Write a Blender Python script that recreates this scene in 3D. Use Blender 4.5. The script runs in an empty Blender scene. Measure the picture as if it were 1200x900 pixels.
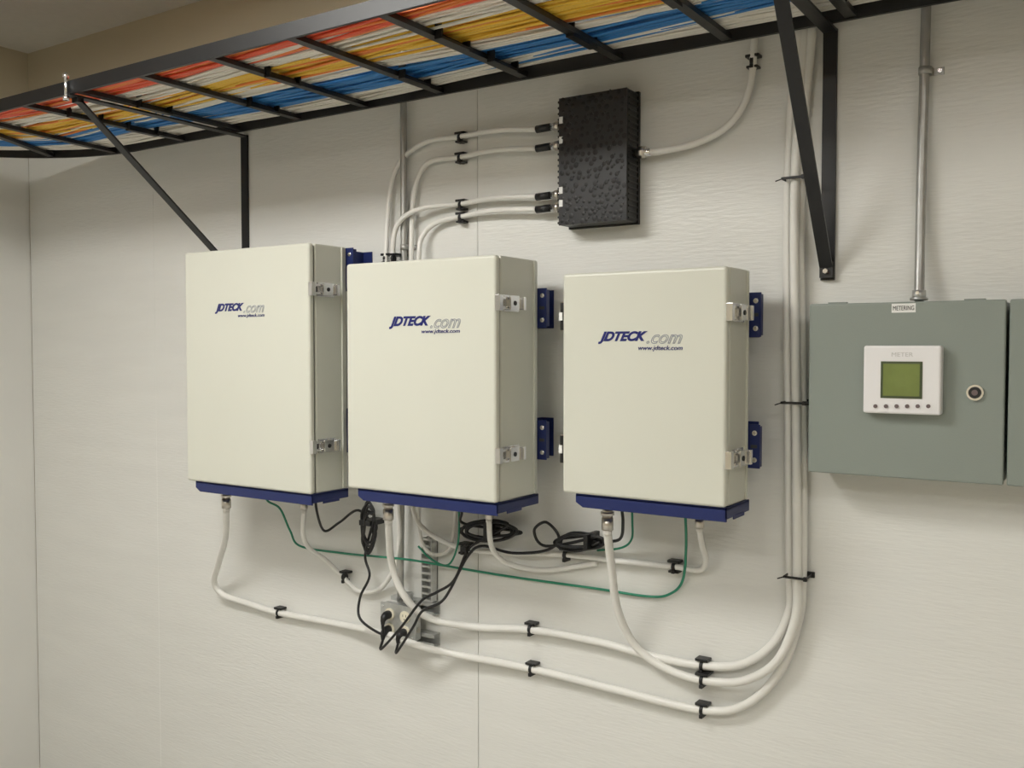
import bpy, math, random
from mathutils import Vector, Matrix
random.seed(7)
sc = bpy.context.scene
try:
    sc.view_settings.view_transform = 'Standard'
except Exception as e:
    print(e)

# ------------------------------------------------ camera
F = 1120.0
CAM = Vector((0, -2.3, 1.6))
YAW = math.radians(33.45); PITCH = math.radians(2.15)
cd = bpy.data.cameras.new("camera"); cam = bpy.data.objects.new("camera", cd)
sc.collection.objects.link(cam); sc.camera = cam
cam.location = CAM
cam.rotation_euler = (math.pi/2 - PITCH, 0, YAW)
cd.sensor_width = 36; cd.lens = 36*F/1200; cd.clip_start = .02
R = cam.rotation_euler.to_matrix()

def W(px, py, off=0.0):
    """survey: point of the photo lying on the plane 'off' metres in front of the back wall"""
    d = R @ Vector(((px-600)/F, -(py-450)/F, -1))
    t = (-off - CAM.y)/d.y
    return CAM + d*t

# ------------------------------------------------ materials
def mat(name, col, rough=.5, metal=0, var=0.0, vscale=8, bump=0, bscale=60, stretch=(1,1,1), emit=None, coat=0):
    m = bpy.data.materials.new(name); m.use_nodes = True
    nt = m.node_tree; b = nt.nodes['Principled BSDF']
    b.inputs['Base Color'].default_value = (*col, 1)
    b.inputs['Roughness'].default_value = rough
    b.inputs['Metallic'].default_value = metal
    if coat: b.inputs['Coat Weight'].default_value = coat
    tc = nt.nodes.new('ShaderNodeTexCoord'); mp = nt.nodes.new('ShaderNodeMapping')
    mp.inputs['Scale'].default_value = stretch
    nt.links.new(tc.outputs['Object'], mp.inputs['Vector'])
    n = nt.nodes.new('ShaderNodeTexNoise'); n.inputs['Scale'].default_value = vscale
    n.inputs['Detail'].default_value = 5
    nt.links.new(mp.outputs[0], n.inputs['Vector'])
    mx = nt.nodes.new('ShaderNodeMix'); mx.data_type = 'RGBA'
    v = var if var else .03
    mx.inputs['A'].default_value = (*[c*(1-v) for c in col], 1)
    mx.inputs['B'].default_value = (*[min(1, c*(1+v)) for c in col], 1)
    nt.links.new(n.outputs['Fac'], mx.inputs['Factor'])
    nt.links.new(mx.outputs['Result'], b.inputs['Base Color'])
    if bump:
        n2 = nt.nodes.new('ShaderNodeTexNoise'); n2.inputs['Scale'].default_value = bscale
        n2.inputs['Detail'].default_value = 6
        nt.links.new(mp.outputs[0], n2.inputs['Vector'])
        bp = nt.nodes.new('ShaderNodeBump'); bp.inputs['Strength'].default_value = bump
        bp.inputs['Distance'].default_value = .004
        nt.links.new(n2.outputs['Fac'], bp.inputs['Height'])
        nt.links.new(bp.outputs[0], b.inputs['Normal'])
    if emit:
        b.inputs['Emission Color'].default_value = (*emit[0], 1)
        b.inputs['Emission Strength'].default_value = emit[1]
    return m

M = {}
M['ply'] = mat('painted_plywood', (.775,.775,.745), .34, 0, .05, 2.5, .30, 22, (1,1,7))
M['sidewall'] = mat('painted_side_wall', (.74,.735,.70), .5, 0, .05, 3, .15, 40)
M['beige'] = mat('beige_drywall', (.60,.535,.40), .7, 0, .03, 4, .1, 60)
M['ceil'] = mat('ceiling_paint', (.76,.74,.68), .8, 0, .05, 30, .2, 90)
M['floor'] = mat('vinyl_floor', (.50,.49,.46), .45, 0, .12, 12)
M['cream'] = mat('cream_powder_coat', (.68,.685,.605), .30, 0, .02, 5, .05, 500)
M['gasket'] = mat('rubber_gasket', (.05,.05,.05), .6)
M['blue'] = mat('blue_paint', (.013,.024,.12), .38, 0, .08, 20)
M['chrome'] = mat('polished_steel', (.88,.88,.89), .2, 1, .1, 30)
M['nickel'] = mat('nickel', (.68,.64,.58), .28, 1, .1, 30)
M['galv'] = mat('galvanised_steel', (.58,.59,.58), .42, .8, .2, 60)
M['emt'] = mat('emt_conduit', (.44,.44,.425), .42, .7, .15, 30)
M['black'] = mat('black_plastic', (.010,.010,.011), .42, 0, .1, 30)
M['charcoal'] = mat('charcoal_plate', (.022,.022,.024), .34, 0, .2, 30)
M['pit'] = mat('pit_black', (.003,.003,.003), .5)
M['blackm'] = mat('black_powder_coat', (.011,.011,.012), .4, 0, .15, 30)
M['white'] = mat('white_cable_jacket', (.82,.81,.77), .36, 0, .04, 20)
M['green'] = mat('green_wire_jacket', (.02,.24,.14), .45)
M['gray'] = mat('graygreen_enamel', (.265,.30,.272), .36, 0, .03, 6, .08, 300)
M['meter'] = mat('meter_housing', (.86,.85,.86), .4)
M['lcd'] = mat('lcd_glass', (.19,.24,.07), .15, 0, .3, 14)
M['lcdf'] = mat('lcd_frame', (.07,.09,.045), .3)
M['btn'] = mat('button_grey', (.16,.12,.12), .5)
M['ivory'] = mat('ivory_receptacle', (.82,.77,.62), .4)
M['label'] = mat('paper_label', (.85,.85,.83), .5)
M['ink'] = mat('ink', (.02,.02,.02), .6)
M['logo'] = mat('logo_blue', (.010,.016,.15), .4)
M['logog'] = mat('logo_outline', (.36,.38,.44), .4)
M['c_red'] = mat('cable_red', (.90,.14,.065), .45)
M['c_white'] = mat('cable_white', (.90,.86,.78), .45)
M['c_yel'] = mat('cable_yellow', (.94,.60,.07), .45)
M['c_blue'] = mat('cable_blue', (.045,.24,.60), .45)
M['c_org'] = mat('cable_orange', (.90,.28,.06), .45)
LC=(1,.985,.94)
M['lens0'] = mat('light_diffuser', (.9,.9,.9), .5, emit=(LC, 26.5))
M['lens1'] = mat('light_diffuser_dim', (.9,.9,.9), .5, emit=(LC, 15))
M['lens2'] = mat('light_diffuser_mid', (.9,.9,.9), .5, emit=(LC, 18))

# ------------------------------------------------ mesh builder
class MB:
    def __init__(s): s.v=[]; s.f=[]; s.m=[]; s.sm=[]; s.mats=[]
    def mi(s, k):
        if k not in s.mats: s.mats.append(k)
        return s.mats.index(k)
    def add(s, vs, fs, k, smooth=False):
        o=len(s.v); s.v += [tuple(v) for v in vs]; i=s.mi(k)
        for f in fs: s.f.append([a+o for a in f]); s.m.append(i); s.sm.append(smooth)
    def box(s, a, b, k):
        x0,x1=sorted((a[0],b[0])); y0,y1=sorted((a[1],b[1])); z0,z1=sorted((a[2],b[2]))
        vs=[(x0,y0,z0),(x1,y0,z0),(x1,y1,z0),(x0,y1,z0),(x0,y0,z1),(x1,y0,z1),(x1,y1,z1),(x0,y1,z1)]
        s.add(vs,[(3,2,1,0),(4,5,6,7),(0,1,5,4),(1,2,6,5),(2,3,7,6),(3,0,4,7)],k)
    def bar(s, p, q, w, t, k, side=Vector((1,0,0))):
        """flat bar from p to q, width w along 'side', thickness t"""
        p=Vector(p);q=Vector(q);d=(q-p).normalized(); sd=(side-d*side.dot(d)).normalized(); n=d.cross(sd)
        vs=[]
        for c in (p,q):
            for a,b in ((-1,-1),(1,-1),(1,1),(-1,1)): vs.append(c+sd*a*w/2+n*b*t/2)
        s.add(vs,[(0,1,2,3),(7,6,5,4),(1,0,4,5),(2,1,5,6),(3,2,6,7),(0,3,7,4)],k)
    def tube(s, pts, r, k, seg=10, cap=True):
        pts=[Vector(p) for p in pts]; n=len(pts); rs = r if isinstance(r,(list,tuple)) else [r]*n
        tan=[]
        for i in range(n):
            d=pts[min(i+1,n-1)]-pts[max(i-1,0)]
            if d.length<1e-9: d=Vector((0,0,1))
            tan.append(d.normalized())
        up=Vector((0,0,1)) if abs(tan[0].z)<.9 else Vector((0,1,0))
        u=(up-tan[0]*up.dot(tan[0])).normalized(); vs=[];fs=[]
        for i in range(n):
            u=(u-tan[i]*u.dot(tan[i])).normalized(); w=tan[i].cross(u)
            for j in range(seg):
                a=2*math.pi*j/seg
                vs.append(pts[i]+(u*math.cos(a)+w*math.sin(a))*rs[i])
        for i in range(n-1):
            for j in range(seg):
                a=i*seg+j;b=i*seg+(j+1)%seg
                fs.append((a,b,b+seg,a+seg))
        s.add(vs,fs,k,True)
        if cap:
            o=len(s.v)-len(vs); i=s.mi(k)
            s.f.append([o+j for j in range(seg)][::-1]); s.m.append(i); s.sm.append(False)
            s.f.append([o+(n-1)*seg+j for j in range(seg)]); s.m.append(i); s.sm.append(False)
    def cyl(s, p, q, r, k, seg=20): s.tube([p,q], r, k, seg)
    def dome(s, c, r, h, k, n=Vector((0,-1,0)), seg=7):
        n=Vector(n); u=Vector((0,0,1)) if abs(n.z)<.9 else Vector((1,0,0)); w=n.cross(u)
        vs=[Vector(c)+n*h]; fs=[]
        for ring,(rr,hh) in enumerate(((.6,.75),(1,0))):
            for j in range(seg):
                a=2*math.pi*j/seg; vs.append(Vector(c)+(u*math.cos(a)+w*math.sin(a))*r*rr+n*h*hh)
        for j in range(seg):
            k2=(j+1)%seg
            fs.append((0,1+j,1+k2)); fs.append((1+j,1+seg+j,1+seg+k2,1+k2))
        s.add(vs,fs,k,True)
    def obj(s, name, parent=None, bevel=0, bseg=2):
        me=bpy.data.meshes.new(name); me.from_pydata(s.v,[],s.f)
        for k in s.mats: me.materials.append(M[k])
        me.polygons.foreach_set('material_index', s.m); me.polygons.foreach_set('use_smooth', s.sm)
        me.update()
        o=bpy.data.objects.new(name,me); sc.collection.objects.link(o)
        if parent: o.parent=parent
        if bevel:
            b=o.modifiers.new('bevel','BEVEL'); b.width=bevel; b.segments=bseg; b.limit_method='ANGLE'; b.angle_limit=math.radians(40)
        return o

def empty(name):
    o=bpy.data.objects.new(name,None); sc.collection.objects.link(o); o.empty_display_size=.05
    return o

def cr(pts, n=10):
    P=[Vector(p) for p in pts]; P=[P[0]*2-P[1]]+P+[P[-1]*2-P[-2]]; out=[]
    for i in range(1,len(P)-2):
        for j in range(n):
            t=j/n; a,b,c,d=P[i-1],P[i],P[i+1],P[i+2]
            out.append(.5*((2*b)+(c-a)*t+(2*a-5*b+4*c-d)*t*t+(3*b-a-3*c+d)*t**3))
    out.append(P[-2]); return out

def cable(name, pp, r, k, n=10, parent=None, seg=10):
    pts=cr([W(*p) if len(p)==3 else Vector(p[:3]) for p in pp], n)
    mb=MB(); mb.tube(pts, r, k, seg)
    return mb.obj(name, parent)

# ------------------------------------------------ room
XL, XR, YF, ZC, ZF = -4.0, 2.6, -5.0, 2.86, -.25
def plane_box(name,a,b,k):
    mb=MB(); mb.box(a,b,k); return mb.obj(name)
plane_box('floor',(XL-.1,YF-.1,ZF-.1),(XR+.1,.13,ZF),'floor')
plane_box('ceiling',(XL-.1,YF-.1,ZC),(XR+.1,.13,ZC+.1),'ceil')
plane_box('wall_back',(XL-.1,.013,ZF),(XR+.1,.13,ZC),'beige')
plane_box('wall_right',(XR,YF,ZF),(XR+.1,.013,ZC),'beige')
plane_box('wall_front',(XL-.1,YF-.1,ZF),(XR+.1,YF,ZC),'beige')
plane_box('wall_left',(XL-.1,YF,ZF),(XL-.012,.013,ZC),'beige')
seams=[XL+.0015,-3.155,-1.64,.80,2.02,XR]
mb=MB()
mb.box((XL-.012,YF,ZF),(XL,.0,2.44),'sidewall')
mb.obj('plywood_backboard')
mb=MB()
for i in range(len(seams)-1):
    ga=.0003 if i==1 else .001; gb=.0003 if i==0 else .001
    mb.box((seams[i]+ga,0,ZF),(seams[i+1]-gb,.013,2.44),'ply')
mb.obj('plywood_backboard')
for li,(x,y) in enumerate(((-2.0,-1.75),(1.0,-2.5),(-1.2,-3.6))):
    mb2=MB(); l=1.2; w=.6
    x0,x1,y0,y1=x-l/2,x+l/2,y-w/2,y+w/2
    for a,b in (((x0,y0),(x1,y0+.03)),((x0,y1-.03),(x1,y1)),((x0,y0+.03),(x0+.03,y1-.03)),((x1-.03,y0+.03),(x1,y1-.03))):
        mb2.box((a[0],a[1],ZC-.03),(b[0],b[1],ZC),'label')
    mb2.box((x0+.03,y0+.03,ZC-.02),(x1-.03,y1-.03,ZC-.001),'lens%d'%li)
    mb2.obj('ceiling_light_fixture')

# ------------------------------------------------ equipment cabinets
def text(name, body, x0, x1, z0, z1, y, k, parent, shear=.35, outline=False, bold=0):
    c=bpy.data.curves.new(name,'FONT'); c.body=body; c.shear=shear; c.size=1
    if outline: c.fill_mode='NONE'; c.bevel_depth=.020; c.bevel_resolution=0
    else: c.offset=bold; c.extrude=.002
    o=bpy.data.objects.new(name+'_tmp',c); sc.collection.objects.link(o)
    dg=bpy.context.evaluated_depsgraph_get(); dg.update()
    me=bpy.data.meshes.new_from_object(o.evaluated_get(dg)); bpy.data.objects.remove(o)
    xs=[v.co.x for v in me.vertices]; ys=[v.co.y for v in me.vertices]
    ax,bx,ay,by=min(xs),max(xs),min(ys),max(ys)
    for v in me.vertices:
        X=x0+(v.co.x-ax)/(bx-ax)*(x1-x0); Z=z0+(v.co.y-ay)/(by-ay)*(z1-z0)
        v.co=(X, y-v.co.z*(.02 if outline else .2), Z)
    me.materials.clear(); me.materials.append(M[k]); me.update()
    ob=bpy.data.objects.new(name,me); sc.collection.objects.link(ob); ob.parent=parent
    return ob

def zat(X, py, off):
    """height of photo row py at wall station X on plane off"""
    lo,hi=0.0,3.5
    Ri=R.transposed()
    for _ in range(40):
        m=(lo+hi)/2; v=Ri@(Vector((X,-off,m))-CAM); y=450-F*v.y/-v.z
        if y>py: lo=m
        else: hi=m
    return (lo+hi)/2

CAB=[]
def cabinet(c4, yf, yb, latch_px, logo, brk, conns, hinges):
    TL,TR,BL,BR=[W(p[0],p[1],yf) for p in c4]
    X0=(TL.x+BL.x)/2; X1=(TR.x+BR.x)/2; Z1=(TL.z+TR.z)/2; Z0=(BL.z+BR.z)/2
    root=empty('equipment_cabinet')
    f=-yf; bk=-yb; seam=f+.022
    mb=MB(); mb.box((X0,f,Z0),(X1+.001,seam,Z1),'cream'); mb.obj('door',root,.008,4)
    mb=MB(); mb.box((X0+.006,seam,Z0+.006),(X1-.006,seam+.005,Z1-.006),'gasket'); mb.obj('door_gasket',root)
    mb=MB(); mb.box((X0+.001,seam+.005,Z0),(X1-.001,bk,Z1),'cream')
    mb.obj('body',root,.005,3)
    mb=MB(); mb.box((X0-.004,bk-.024,Z0+.004),(X1+.004,bk-.020,Z1-.004),'cream'); mb.obj('rear_flange',root,.001)
    mb=MB(); h=.033; xi=X0+.035; xo=X1+.002; z0=Z0-h
    prof=[(xi,Z0),(xo,Z0),(xo,z0),(xi+.02,z0),(xi,z0+.012)]
    def slab(y0,y1,prof,k):
        n=len(prof); vs=[(x,y0,z) for x,z in prof]+[(x,y1,z) for x,z in prof]
        fs=[list(range(n))[::-1],[n+i for i in range(n)]]+[(i,(i+1)%n,n+(i+1)%n,n+i) for i in range(n)]
        mb.add(vs,fs,k)
    slab(f+.006,f+.010,prof,'blue')
    mb.box((xo-.004,f+.006,z0+.006),(xo,bk,Z0),'blue')
    mb.box((xo-.002,f+.05,z0),(xo+.001,f+.12,z0+.01),'blue')
    mb.box((xi,f+.010,z0+.012),(xi+.004,bk,Z0),'blue')
    mb.box((xi,f+.006,Z0-.006),(xo,bk,Z0-.001),'blue')
    mb.obj('base_skirt',root,.001,1)
    mb=MB()
    for (pa,pb) in brk:
        za=zat(X1,pa,yb-.01); zb=zat(X1,pb,yb-.01)
        z1,z0_=max(za,zb),min(za,zb)
        xw=X1+.026
        mb.box((X1-.05,bk,z0_),(xw,bk+.004,z1),'blue')
        mb.box((X1-.05,bk+.004,z0_),(X1-.046,-.004,z1),'blue')
        mb.box((X1-.05,-.004,z0_),(X1-.01,-.0005,z1),'blue')
        mb.box((xw-.003,bk+.004,z0_+.004),(xw,bk+.016,z1-.004),'blue')
        for zz in (z0_+.02,z1-.02):
            mb.cyl((X1+.014,bk,zz),(X1+.014,bk-.003,zz),.0065,'chrome',10)
            mb.cyl((X1+.014,bk-.003,zz),(X1+.014,bk-.007,zz),.004,'nickel',8)
        mb.box((X1+.004,bk-.001,(z0_+z1)/2-.004),(X1+.02,bk,(z0_+z1)/2+.004),'gasket')
        mb.box((X0+.05,bk,z0_),(X0+.005,bk+.004,z1),'blue')
        mb.box((X0+.046,bk+.004,z0_),(X0+.05,-.0005,z1),'blue')
    mb.obj('wall_bracket',root,.0015,2)
    for lp in latch_px:
        z=zat(X1,lp,yf-.03)
        mb=MB()
        mb.box((X1,f+.032,z-.021),(X1+.005,f+.102,z+.021),'chrome')
        mb.box((X1+.005,f+.050,z-.013),(X1+.016,f+.100,z+.013),'chrome')
        mb.box((X1+.016,f+.040,z-.018),(X1+.021,f+.080,z+.018),'chrome')
        mb.box((X1+.010,f+.090,z-.017),(X1+.028,f+.101,z+.017),'chrome')
        mb.bar((X1+.010,f+.006,z-.012),(X1+.010,f+.055,z-.012),.006,.006,'chrome')
        mb.bar((X1+.010,f+.006,z+.012),(X1+.010,f+.055,z+.012),.006,.006,'chrome')
        mb.box((X1,f-.002,z-.020),(X1+.015,f+.014,z+.020),'chrome')
        mb.box((X1+.0005,f+.018,z-.008),(X1+.002,f+.034,z+.008),'gasket')
        mb.cyl((X1+.020,f+.060,z),(X1+.023,f+.060,z),.006,'black',12)
        mb.obj('draw_latch',root,.0025,3)
    for lp in hinges:
        z=zat(X0,lp,yf-.02)
        mb=MB(); mb.box((X0-.010,f+.006,z-.034),(X0,f+.03,z+.034),'black')
        mb.cyl((X0-.008,f+.018,z-.036),(X0-.008,f+.018,z+.036),.006,'nickel',12)
        mb.box((X0-.012,f+.003,z-.010),(X0-.003,f+.007,z+.010),'label')
        mb.obj('hinge',root)
    a,bx,cx,y0,y1,wx0,wx1,wy0,wy1=logo
    pa=W(a,(y0+y1)/2,yf); pb=W(bx,(y0+y1)/2,yf); pc=W(cx,(y0+y1)/2,yf)
    zt=zat((pa.x+pc.x)/2,y0,yf); zb=zat((pa.x+pc.x)/2,y1,yf)
    text('logo_lettering','JDTECK',pa.x,pb.x,zb,zt,f-.0006,'logo',root,.42,False,.048)
    text('logo_suffix','.com',pb.x-.003,pc.x,zb,zb+(zt-zb)*.72,f-.0006,'logog',root,.42,True)
    q0=W(wx0,wy0,yf); q1=W(wx1,wy0,yf); zt2=zat(q0.x,wy0,yf); zb2=zat(q0.x,wy1,yf)
    text('web_address','www.jdteck.com',q0.x,q1.x,zb2,zt2,f-.0006,'logo',root,.2,False,.012)
    for (px,off,big) in conns:
        x=W(px,585,off).x; s=1.0 if big else .75
        mb=MB(); z=Z0-.002
        mb.cyl((x,-off,z),(x,-off,z-.034*s),.017*s,'nickel',6)
        mb.cyl((x,-off,z-.034*s),(x,-off,z-.064*s),.013*s,'nickel',18)
        mb.cyl((x,-off,z-.048*s),(x,-off,z-.056*s),.0175*s,'nickel',18)
        mb.cyl((x,-off,z-.064*s),(x,-off,z-.094*s),.0155*s,'nickel',8)
        mb.cyl((x,-off,z-.094*s),(x,-off,z-.106*s),.0115*s,'white',14)
        mb.obj('coax_connector',root)
    CAB.append(dict(X0=X0,X1=X1,Z0=Z0,Z1=Z1,f=f,b=bk,root=root))
    return root

cabinet([(214,294),(360,287),(221,565),(365,578)],.29,.13,(339,523),(252,286,310,355,367,279,310,368,373),
        ((291,340),(480,530)),((265,.20,True),(356,.17,False)),())
cabinet([(404,309),(577,299),(408,574),(584,588)],.305,.10,(355,533),(456,505,540,370,385,494,539,386,392),
        ((338,384),(492,538)),((455,.22,True),(573,.16,False)),())
cabinet([(658,322),(852,310),(660,578),(849,595)],.255,.10,(366,538),(701,759,800,388,403,748,800,405,412),
        ((343,395),(497,548)),((712,.18,True),(820,.14,False)),(371,526))

# ------------------------------------------------ cable ladder rack
rack=empty('cable_ladder_rack')
ZB=2.342; RH=.038; RT=.010
YW,YN=-.05,-.655
XB=-3.2; RC=.75
CY=YW-RC
def path(off, step=.08, x_end=XR-.01, y_end=-4.6):
    pts=[]; x=x_end
    while x>XB: pts.append((x,YW-off)); x-=step
    r=RC-off
    n=14
    for i in range(n+1):
        a=math.pi/2*i/n
        pts.append((XB-r*math.sin(a), CY+r*math.cos(a)))
    y=CY-step
    while y>y_end: pts.append((XB-r,y)); y-=step
    return pts
def rail(off):
    pts=path(off); mb=MB(); vs=[];fs=[]
    for i,(x,y) in enumerate(pts):
        a=Vector(pts[max(i-1,0)]); b=Vector(pts[min(i+1,len(pts)-1)]); d=(b-a).normalized(); n=Vector((-d.y,d.x))
        for s,z in ((-1,ZB),(1,ZB),(1,ZB+RH),(-1,ZB+RH)):
            vs.append((x+n.x*s*RT/2,y+n.y*s*RT/2,z))
    for i in range(len(pts)-1):
        for j in range(4):
            a=i*4+j;b=i*4+(j+1)%4; fs.append((a,b,b+4,a+4))
    fs.append((3,2,1,0)); e=(len(pts)-1)*4; fs.append((e,e+1,e+2,e+3))
    mb.add(vs,fs,'blackm'); mb.obj('side_rail',rack)
WD=YW-YN
rail(0); rail(WD)
mb=MB()
x0=W(280,145,.05).x
k0=math.floor((2.45-x0)/.292)
xr=[x0+i*.292 for i in range(k0,-3,-1)]
for x in xr:
    if x>XB+.02: mb.box((x-.0125,YN+RT/2,ZB+.004),(x+.0125,YW-RT/2,ZB+.017),'blackm')
for ang in (8,30,52,74):
    a=math.radians(ang); u=Vector((-math.sin(a),math.cos(a),0)); c=Vector((XB,CY,ZB+.0105))
    mb.bar(c+u*(RC-WD+.005),c+u*(RC-.005),.025,.013,'blackm',side=Vector((u.y,-u.x,0)))
y=CY-.1
while y>-4.5:
    mb.box((XB-RC+.005,y-.0125,ZB+.004),(XB-RC+WD-.005,y+.0125,ZB+.017),'blackm'); y-=.292
mb.obj('rungs',rack)
bands=[('c_white',.02,.105),('c_blue',.105,.225),('c_white',.225,.28),('c_yel',.28,.395),('c_white',.395,.48),('c_red',.48,.585)]
for bi,(k,a,b) in enumerate(bands):
    mb=MB()
    n=int((b-a)/.0072)
    for layer in range(2):
        for i in range(n):
            o=a+(i+.5+.4*layer)*(b-a)/n
            ph=random.uniform(0,6.28); ph2=random.uniform(0,6.28); fr=random.uniform(1.8,3.6); am=random.uniform(.008,.018)
            stray=random.random()<.08
            if stray: am=random.uniform(.03,.045)
            kk='c_org' if (k=='c_red' and i%4==0) or (k=='c_yel' and i%6==0) else k
            pts=[]; s=0
            P0=path(o,.1)
            lim=min(o-.015,WD-.02-o) if min(o,WD-o)<.08 else .06
            for j,(x,y) in enumerate(P0):
                if j: s+=math.hypot(x-P0[j-1][0],y-P0[j-1][1])
                a_=Vector(P0[max(j-1,0)]); b_=Vector(P0[min(j+1,len(P0)-1)]); d=(b_-a_).normalized(); nn=Vector((-d.y,d.x))
                w=am*math.sin(fr*s+ph)+.006*math.sin(6.1*s+ph2)+.018*math.sin(2.3*s+bi*1.3)
                w=max(min(w,lim),-lim)
                z=ZB+.0225+layer*.008+.004*(1+math.sin(5*s+ph2))
                pts.append((x+nn.x*w,y+nn.y*w,z))
            mb.tube(pts,.0039,kk,5)
    mb.obj('patch_cable_bundle',rack)
mb=MB()
for k,o in (('c_blue',.2),('c_yel',.34),('c_white',.44),('c_white',.10)):
    for q in range(3):
        P0=path(o+(q-1)*.03,.1); mb.tube([(x,y,ZB+.046+.003*math.sin(i*.7+q)) for i,(x,y) in enumerate(P0)],.008,k,6)
mb.obj('patch_cable_top_layer',rack)
mb=MB()
for x,o in ((x0+.02,.35),(x0+.31,.17),(x0+.6,.36),(x0+.9,.15),(x0+1.19,.36),(x0+1.19,.14),(x0+1.46,.20),(x0+2.05,.16),(x0-.28,.18),(x0-.27,.4),(x0+1.75,.35)):
    y=YW-o
    mb.box((x-.011,y-.055,ZB-.003),(x+.011,y+.055,ZB+.0035),'black')
    mb.box((x-.011,y+.053,ZB-.003),(x+.011,y+.058,ZB+.035),'black')
    mb.box((x-.011,y-.058,ZB-.003),(x+.011,y-.053,ZB+.035),'black')
mb.obj('hook_and_loop_strap',rack)

def support(X, zf, ytop, name='rack_support_bracket'):
    mb=MB()
    mb.box((X-.016,-.008,zf-.03),(X+.016,-.0005,ZB+.0),'blackm')
    mb.box((X-.016,YN-.01,ZB-.006),(X+.016,-.0005,ZB-.0005),'blackm')
    p=Vector((X,-.018,zf+.0)); q=Vector((X,-ytop,ZB-.012))
    mb.bar(p,q,.030,.006,'blackm')
    mb.box((X-.015,-.02,zf-.025),(X+.015,-.008,zf+.012),'blackm')
    mb.cyl((X,-.02,zf-.01),(X,-.028,zf-.01),.006,'nickel',6)
    mb.box((X-.015,-ytop-.01,ZB-.02),(X+.015,-ytop+.01,ZB-.006),'blackm')
    mb.cyl((X,YN-.012,ZB-.02),(X,YN-.012,ZB+.06),.005,'chrome',10)
    mb.cyl((X,YN-.012,ZB+.045),(X,YN-.012,ZB+.055),.010,'chrome',6)
    mb.cyl((X,YN-.012,ZB-.02),(X,YN-.012,ZB-.008),.010,'chrome',6)
    mb.obj(name)
XS=W(288,200,.0).x
support(XS, 1.83, .63)
XS2=W(972,200,.0).x
support(XS2, 1.79, .385)

# ------------------------------------------------ splitter
spl=empty('signal_splitter_box')
yo=.075
tl=W(655,116,yo); br=W(734,257,yo); bl=W(655,265,yo); tr=W(734,102,yo)
sx0,sx1=tl.x,br.x; sz1=(tl.z+tr.z)/2; sz0=(bl.z+br.z)/2
mb=MB(); mb.box((sx0,-yo+.004,sz0),(sx1,-.012,sz1),'black'); mb.obj('housing',spl,.003,2)
mb=MB(); mb.box((sx0-.006,-.012,sz0-.004),(sx1+.003,-.0005,sz1+.004),'black')
for i in range(22):
    z=sz0+(i+.5)/22*(sz1-sz0); mb.box((sx0-.008,-yo+.006,z-.003),(sx0,-.014,z+.003),'black'); mb.box((sx1,-yo+.008,z-.003),(sx1+.003,-.014,z+.003),'black')
mb.obj('mounting_plate',spl,.001,1)
mb=MB()
mb.box((sx0,-yo,sz0),(sx1,-yo+.004,sz1),'charcoal')
ny=21
for j in range(ny):
    for i in range(10):
        x=sx0+(i+.6+(j%2)*.4)/10.6*(sx1-sx0)+random.uniform(-.005,.005); z=sz0+(j+.5)/ny*(sz1-sz0)+random.uniform(-.004,.004)
        if random.random()<.12: continue
        mb.dome((x,-yo,z),random.uniform(.0045,.0080),.0008,'pit')
        if random.random()<.45: mb.dome((x+.006,-yo,z+.005),.003,.0018,'charcoal')
mb.obj('perforated_face',spl)
mb=MB()
def zL(py): return zat(sx0,py,.035)
for py in (146,169,227,242):
    z=zL(py)
    mb.cyl((sx0-.050,-.035,z),(sx0+.002,-.035,z),.010,'chrome',12)
    mb.cyl((sx0-.036,-.035,z),(sx0-.020,-.035,z),.0135,'nickel',6)
    mb.cyl((sx0-.095,-.035,z-.001),(sx0-.050,-.035,z),.0105,'black',14)
    mb.box((sx0+.001,-yo-.0006,z-.006),(sx0+.012,-yo,z+.012),'label')
zr=zat(sx1,180,.035)
mb.cyl((sx1,-.035,zr),(sx1+.05,-.035,zr-.001),.011,'chrome',14)
mb.cyl((sx1+.012,-.035,zr),(sx1+.035,-.035,zr),.0155,'nickel',6)
mb.obj('coax_port',spl)

# ------------------------------------------------ coax cables
rj=.0078; rb=.0108
def sp(py): return (sx0-.094,-.035,zL(py),0)
jump=[
 [sp(146),(580,153,.03),(540,160,.02),(500,166,.02),(472,186,.02),(459,215,.02),(454,260,.025),(452,320,.04),(452,380,.05)],
 [sp(169),(580,176,.03),(540,184,.02),(505,189,.02),(490,208,.02),(484,240,.022),(482,300,.03),(482,380,.05)],
 [sp(227),(580,232,.03),(540,239,.02),(500,243,.035),(474,254,.045),(462,275,.045),(460,320,.05),(461,380,.06)],
 [sp(242),(580,247,.03),(540,254,.02),(512,261,.022),(497,274,.03),(491,296,.045),(490,380,.055)],
]
def CO(pp,r=rb,name='coaxial_cable'): return cable(name,pp,r,'white')
for j in jump: CO(j,rj)
xe=W(884,60,.02).x
CO([(sx1+.050,-.035,zr-.001,0),(775,177,.035),(815,168,.028),(850,150,.022),(872,122,.02),(881,90,.02),(883,60,.02),(xe,-.022,ZB-.03,0),(xe,-.022,ZB+.05,0),(xe,-.06,ZB+.09,0),(xe-.02,-.15,ZB+.075,0)],.0092)
def conn(ci,px,off,s): 
    c=CAB[ci]; return (W(px,585,off).x,-off,c['Z0']-.002-.10*s,0)
def top(px,off):
    x=W(px,60,off).x
    return [(x,-off,ZB-.02,0),(x,-off,ZB+.06,0),(x,-.07-off,ZB+.10,0),(x-.03,-.18,ZB+.085,0)]
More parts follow.
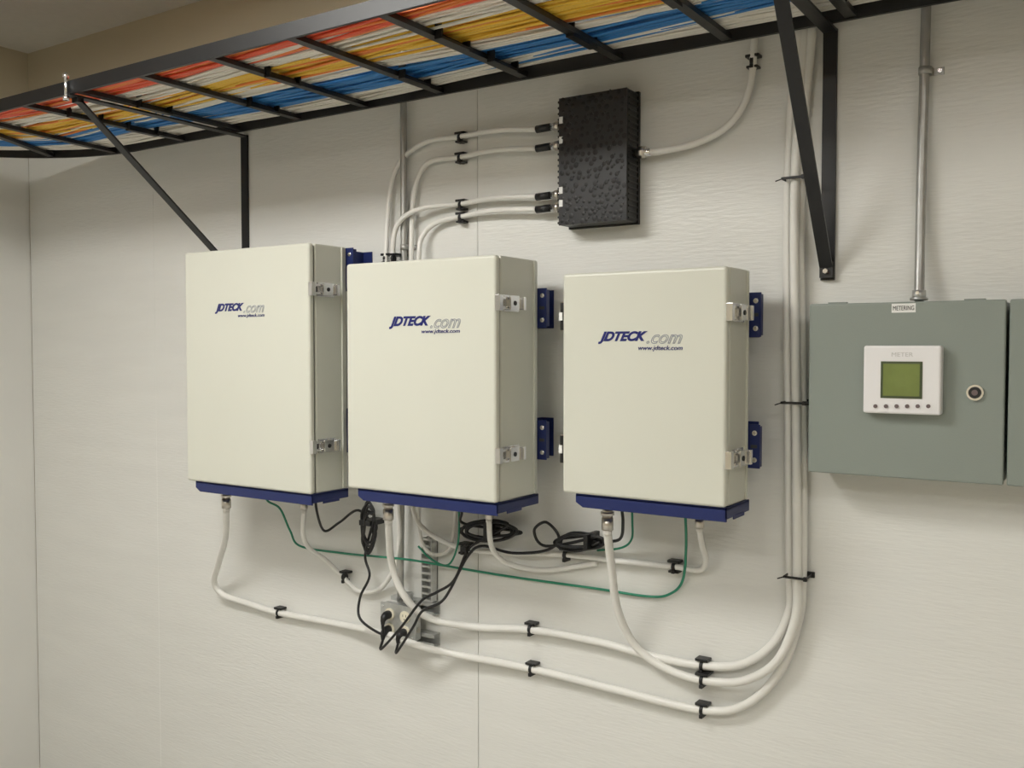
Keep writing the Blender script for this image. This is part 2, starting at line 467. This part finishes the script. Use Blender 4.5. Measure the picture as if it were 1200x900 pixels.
CO([conn(0,265,.20,1),(264,630,.15),(256,660,.09),(251,682,.05),(262,697,.03),(290,707,.02),(327,718,.02),(390,730,.02),(435,739,.045),(460,745,.085),(492,757,.085),(530,766,.035),(623,784,.02),(720,808,.02),(823,832,.02),(875,825,.02),(915,785,.02),(936,725,.02),(940,680,.02),(941,600,.02),(940,472,.02),(938,300,.02),(939,209,.02),(944,120,.02)]+top(951,.02))
CO([conn(1,455,.22,1),(459,660,.14),(475,700,.11),(505,725,.06),(560,735,.02),(622,738,.02),(700,752,.02),(760,768,.02),(823,780,.02),(870,778,.02),(905,755,.02),(925,715,.02),(926,676,.02),(925,600,.02),(924,472,.02),(923,300,.02),(924,209,.02),(928,120,.02)]+top(935,.02))
CO([conn(2,712,.18,1),(716,660,.13),(724,715,.08),(745,757,.04),(780,783,.03),(823,797,.035),(870,798,.035),(910,775,.04),(932,725,.04),(934,676,.04),(934,600,.04),(933,472,.04),(931,300,.04),(932,209,.04),(936,120,.03)]+top(943,.02))
CO([conn(0,356,.17,.75),(355,625,.13),(362,642,.09),(380,655,.03),(398,672,.02),(420,692,.02),(445,690,.02),(462,665,.045),(468,630,.05),(466,590,.06),(465,545,.06)],rj)
CO([(485,560,.06),(483,590,.06),(492,615,.05),(515,632,.035),(545,643,.03),(600,648,.02),(663,650,.02),(730,658,.02),(790,664,.02),(820,668,.025),(827,655,.05),(823,640,.09),conn(2,820,.14,.75)],rj)
CO([conn(1,573,.16,.75),(575,636,.12),(583,652,.08),(600,662,.04),(640,668,.02),(700,660,.012)],rj)
CO([(534,560,.03),(534,600,.02),(528,640,.02),(514,650,.02),(500,645,.045),(492,625,.05),(491,590,.05),(491,555,.05)],.006)
def wire(name,pp,r,k,**kw): return cable(name,pp,r,k,**kw)
wire('grounding_wire',[(306,560,.14),(312,585,.12),(328,596,.09),(340,622,.05),(352,640,.02),(400,648,.010),(440,652,.04),(480,656,.065),(510,661,.045),(545,667,.010),(600,676,.010),(700,690,.010),(760,699,.010),(785,696,.010),(800,680,.02),(804,640,.05),(803,600,.1),(803,580,.12)],.0035,'green',seg=8)
wire('grounding_wire',[(740,585,.10),(741,612,.07),(740,632,.04),(728,642,.02),(700,645,.008)],.003,'green',seg=8)
wire('grounding_wire',[(537,575,.08),(538,610,.06),(536,640,.05),(525,662,.045),(505,655,.045),(490,640,.06)],.003,'green',seg=8)

# ------------------------------------------------ clamps
def clamp(px,py,off,rc=.011,kind='T',h=1,name='cable_clamp'):
    c=W(px,py,off); mb=MB()
    if kind=='V':
        w=h
        mb.box((c.x-w,c.y-.016,c.z-.003),(c.x+w,c.y-.013,c.z+.003),'black')
        mb.box((c.x-w-.003,c.y-.016,c.z-.003),(c.x-w,-.0005,c.z+.003),'black')
        mb.box((c.x+w,c.y-.016,c.z-.003),(c.x+w+.003,-.0005,c.z+.003),'black')
        mb.box((c.x+w-.003,c.y-.018,c.z-.005),(c.x+w+.006,c.y-.010,c.z+.005),'black')
        mb.box((c.x-w-.008,-.006,c.z-.007),(c.x+w+.008,-.0005,c.z+.007),'black')
        mb.tube([(c.x-w,c.y-.012,c.z),(c.x-w-.016,c.y-.018,c.z-.006)],.0018,'black',6)
    else:
        mb.tube([(c.x-.0045,c.y,c.z),(c.x+.0045,c.y,c.z)],rc+.0022,'black',16)
        mb.box((c.x-.017,c.y-rc+.002,c.z+rc+.001),(c.x+.017,-.0005,c.z+rc+.008),'black')
        mb.box((c.x-.0045,c.y-rc-.002,c.z-rc-.008),(c.x+.0045,-.0005,c.z-rc+.002),'black')
        if kind=='H':
            mb.box((c.x-.014,c.y-rc+.002,c.z-rc-.007),(c.x+.014,-.0005,c.z-rc-.001),'black')
        mb.cyl((c.x+.010,c.y-rc-.002,c.z+rc+.0045),(c.x+.010,c.y-rc+.002,c.z+rc+.0045),.003,'black',8)
    return mb.obj(name,None,.001,1)
for px,py,o,k in ((327,718,.02,'T'),(622,737,.02,'T'),(623,784,.02,'T'),(823,780,.02,'T'),(823,797,.035,'T'),(823,832,.02,'T'),
                  (663,650,.02,'T'),(790,664,.02,'H'),(404,676,.02,'T'),(543,643,.03,'H')):
    clamp(px,py,o,.011 if k=='T' else .009,k)
for px,py in ((539,161),(539,185),(540,240),(540,255)): clamp(px,py,.02,.008,'H')
clamp(882,72,.02,.009,'H')
clamp(931,209,.045,kind='V',h=.024); clamp(931,472,.045,kind='V',h=.026); clamp(933,676,.045,kind='V',h=.024)
for px in (452,461): clamp(px,303,.035 if px==452 else .05,.008,'H')

# ------------------------------------------------ power cords
def loops(px,py,rx,ry,off,n,seed):
    random.seed(seed); out=[]
    for i in range(n*10):
        a=2*math.pi*i/10; q=1+.15*math.sin(i*.37+seed)
        out.append((px+rx*q*math.cos(a)+random.uniform(-1.5,1.5), py+ry*(1+.3*math.sin(i*.23))*math.sin(a)+random.uniform(-1,1), off+.012*math.sin(a*.5)+.0008*i))
    return out
def cord(pp,rec):
    """cord from its survey points to a plug pushed into receptacle 'rec' (world x,z on box face)"""
    x,z=rec; y=-.0715
    mb=MB()
    mb.tube([(x,y,z),(x,y-.004,z),(x,y-.016,z-.001),(x,y-.024,z-.006),(x,y-.028,z-.014),(x,y-.029,z-.026)],[.0125,.0135,.013,.011,.008,.0055],'black',12)
    end=Vector((x,y-.029,z-.026))
    pts=cr([W(*p) for p in pp]+[end+Vector((-.004,-.002,-.028)),end],8)
    mb.tube(pts,.0042,'black',8)
    return mb
ob=empty('electrical_outlet_box')
a=W(447,706,.065); b=W(486,752,.065)
x0_,x1_,z1_,z0_=a.x,b.x,a.z,b.z
def rc(sx,sz): return (x0_+(x1_-x0_)*sx, z0_+(z1_-z0_)*sz)
mb=cord([(370,575,.16),(371,598,.14),(380,622,.06),(398,612,.04),(420,598,.05)]+loops(432,618,7,24,.04,5,1)+[(428,650,.05),(433,675,.06),(422,700,.07),(422,725,.09)],rc(.27,.70))
t=W(432,612,.07); mb.box((t.x-.022,t.y-.02,t.z-.008),(t.x+.022,t.y+.05,t.z+.008),'black'); mb.obj('power_cord')
mb=cord([(540,580,.16),(541,600,.12),(545,614,.06)]+loops(573,622,30,10,.04,4,2)+[(562,634,.06),(548,645,.07),(532,680,.09),(512,694,.10),(494,704,.11),(470,735,.12)],rc(.27,.24))
t=W(573,622,.07); mb.box((t.x-.006,t.y-.02,t.z-.024),(t.x+.006,t.y+.05,t.z+.024),'black'); mb.obj('power_cord')
mb=cord([(727,585,.14),(730,612,.10),(726,632,.06)]+loops(678,635,26,8,.04,4,3)+[(640,640,.05),(626,622,.05),(640,612,.05),(655,630,.05),(640,645,.05),(600,648,.05),(565,640,.06),(548,652,.07),(528,690,.09),(516,706,.11),(495,716,.12),(484,735,.13)],rc(.73,.24))
t=W(690,634,.07); mb.box((t.x-.006,t.y-.02,t.z-.020),(t.x+.006,t.y+.05,t.z+.020),'black')
t=W(545,643,.075); mb.box((t.x-.010,t.y-.01,t.z-.008),(t.x+.010,t.y+.012,t.z+.008),'black'); mb.obj('power_cord')

# ------------------------------------------------ outlet box, conduits, strut
mb=MB(); mb.box((x0_,-.060,z0_),(x1_,-.034,z1_),'galv'); mb.obj('box_body',ob,.003,2)
mb=MB(); mb.box((x0_-.003,-.066,z0_-.003),(x1_+.003,-.060,z1_+.003),'galv')
for sx in (.27,.73):
    for sz in (.24,.70):
        cx,cz=rc(sx,sz)
        mb.cyl((cx,-.066,cz),(cx,-.071,cz),.0185,'ivory',24)
        mb.box((cx-.007,-.0715,cz),(cx-.005,-.071,cz+.008),'ink'); mb.box((cx+.005,-.0715,cz),(cx+.007,-.071,cz+.008),'ink')
        mb.cyl((cx,-.071,cz-.007),(cx,-.0715,cz-.007),.0022,'ink',10)
for X in (x0_+.008,x1_-.008):
    for Z in (z0_+.008,z1_-.008): mb.cyl((X,-.066,Z),(X,-.069,Z),.004,'chrome',10)
mb.obj('cover_plate',ob,.001,1)
mb=MB()
for zz in (.3,.7):
    Z=z0_+(z1_-z0_)*zz; mb.cyl((x1_,-.047,Z),(x1_+.0015,-.047,Z),.009,'nickel',16)
mb.obj('knockouts',ob)
mb=MB()
def strut(xa,xb,za,zb,yb_=-.0005,yf_=-.033):
    mb.box((xa,yb_-.003,za),(xb,yb_,zb),'galv')
    mb.box((xa,yf_,zb-.003),(xb,yb_-.003,zb),'galv'); mb.box((xa,yf_,za),(xb,yb_-.003,za+.003),'galv')
    mb.box((xa,yf_,zb-.012),(xb,yf_+.003,zb-.003),'galv'); mb.box((xa,yf_,za+.003),(xb,yf_+.003,za+.012),'galv')
xe2=W(509,720,.03).x
zt=zat(x1_,700,.03); zb=zat(x1_,756,.03)
strut(x0_+.01,xe2,zt-.052,zt-.012); strut(x0_+.01,xe2,zb,zb+.040)
mb.obj('steel_strut_channel',None,.0008,1)
mb=MB(); xa=W(494,660,.03).x; xb=W(506,660,.03).x; za=zat(xa,630,.03); zb2_=zt-.010
mb.box((xa,-.032,zb2_),(xa+.003,-.0005,za),'galv'); mb.box((xb-.003,-.032,zb2_),(xb,-.0005,za),'galv')
mb.box((xa,-.004,zb2_),(xb,-.0005,za),'galv')
nn=9
for i in range(nn+1):
    z=zb2_+.0035+(za-zb2_-.007)*i/nn; mb.box((xa+.003,-.032,z-.0035),(xb-.003,-.029,z+.0035),'galv')
mb.obj('slotted_strut',None)
def conduit(name,pts,r,cpl=[],k='emt',straps=[]):
    root=empty(name); mb=MB(); mb.tube(cr([W(*p) if len(p)==3 else Vector(p[:3]) for p in pts],6),r,k,18); mb.obj('tube',root)
    for (px,py,off,l,rr) in cpl:
        c=W(px,py,off); mb=MB(); mb.cyl(c+Vector((0,0,-l/2)),c+Vector((0,0,l/2)),rr,'galv',18); mb.cyl(c+Vector((0,0,-l/2)),c+Vector((0,0,-l/2+.006)),rr*1.35,'galv',6)
        mb.cyl(c+Vector((0,-rr,l*.2)),c+Vector((0,-rr-.006,l*.2)),.004,'chrome',8); mb.obj('coupling',root)
    for (px,py,off) in straps:
        c=W(px,py,off); mb=MB(); mb.tube([c+Vector((0,0,-.008)),c+Vector((0,0,.008))],r+.003,'emt',18)
        mb.box((c.x,-.004,c.z-.008),(c.x+.036,-.0005,c.z+.008),'emt'); mb.cyl((c.x+.028,-.004,c.z),(c.x+.028,-.009,c.z),.005,'chrome',6)
        mb.box((c.x+r-.002,c.y,c.z-.008),(c.x+r+.003,-.002,c.z+.008),'emt'); mb.obj('strap',root)
    return root
xa=W(473,200,.022).x
conduit('electrical_conduit',[(xa,-.022,ZB+.3,0),(xa,-.022,1.9,0),(xa,-.022,1.4,0),(xa,-.040,1.1,0),(xa,-.046,zat(xa,704,.046),0)],.0105,straps=[(474,290,.022)],cpl=[(479,700,.046,.03,.0135)])
conduit('electrical_conduit',[(1087,-60,.022),(1083,100,.022),(1080,200,.022),(1078,300,.03),(1077,352,.055)],.0105,cpl=[(1077,346,.052,.022,.0145)],straps=[(1084,83,.022)])

# ------------------------------------------------ metering enclosure
def enclosure(x0,x1,z0,z1,d,name):
    root=empty(name)
    mb=MB(); mb.box((x0+.003,-d+.016,z0+.003),(x1-.003,-.0005,z1-.003),'gray'); mb.obj('box_body',root,.003,2)
    mb=MB(); mb.box((x0+.006,-d+.012,z0+.006),(x1-.006,-d+.018,z1-.006),'gasket'); mb.obj('door_gasket',root)
    mb=MB(); mb.box((x0,-d,z0),(x1,-d+.013,z1),'gray'); mb.obj('door',root,.004,3)
    mb=MB()
    for t in (.15,.85):
        mb.box((x0+(x1-x0)*t-.02,-d+.006,z1),(x0+(x1-x0)*t+.02,-d+.02,z1+.003),'gray')
    mb.obj('drip_lip',root)
    return root
d=.12
a=W(949,356,d); b=W(1180,351,d); c=W(946,552,d); e=W(1175,570,d)
ex0=(a.x+c.x)/2; ex1=(b.x+e.x)/2; ez1=(a.z+b.z)/2; ez0=(c.z+e.z)/2
en=enclosure(ex0,ex1,ez0,ez1,d,'metering_enclosure')
en2=enclosure(ex1+.006,ex1+.44,ez0,ez1,d,'metering_enclosure')
p=W(1045,356,d); q=W(1073,366,d); mb=MB(); mb.box((p.x,-d-.0008,q.z),(q.x,-d,p.z),'label'); mb.obj('paper_label',en)
text('label_lettering','METERING',p.x+.003,q.x-.003,q.z+.005,p.z-.005,-d-.001,'ink',en,0)
p=W(1012,405,d+.03); q=W(1102,487,d+.03); mb=MB(); y=-d-.03
mb.box((p.x,y,q.z),(q.x,-d,p.z),'meter'); mb.obj('meter_housing',en,.005,3)
s=W(1033,424,d+.03); t=W(1080,467,d+.03); mb=MB()
mb.box((s.x-.001,y-.0012,t.z-.001),(t.x+.001,y,s.z+.001),'lcdf'); mb.box((s.x+.004,y-.002,t.z+.004),(t.x-.004,y-.0012,s.z-.004),'lcd')
mb.obj('lcd_screen',en)
mb=MB()
for i in range(6):
    c=W(1026+i*12.4,476,d+.03); mb.cyl((c.x,y,c.z),(c.x,y-.003,c.z),.0042,'btn',14)
mb.obj('buttons',en)
p1=W(1045,413,d+.03); p2=W(1070,418,d+.03)
M['faint']=mat('faint_print',(.62,.61,.60),.5)
text('meter_print','METER',p1.x,p2.x,p2.z,p1.z,y-.0003,'faint',en,0)
c=W(1143,460,d); mb=MB(); mb.cyl((c.x,-d,c.z),(c.x,-d-.006,c.z),.0165,'chrome',24); mb.cyl((c.x,-d-.006,c.z),(c.x,-d-.010,c.z),.012,'ink',24)
mb.cyl((c.x,-d-.010,c.z),(c.x,-d-.012,c.z),.006,'btn',12); mb.obj('quarter_turn_lock',en)

# ------------------------------------------------ dim ambient
w=bpy.data.worlds.new('world'); sc.world=w; w.use_nodes=True
w.node_tree.nodes['Background'].inputs[0].default_value=(.9,.92,1,1)
w.node_tree.nodes['Background'].inputs[1].default_value=.05

# put the floor at z = 0
for o in sc.objects:
    if o.parent is None: o.location.z -= ZF
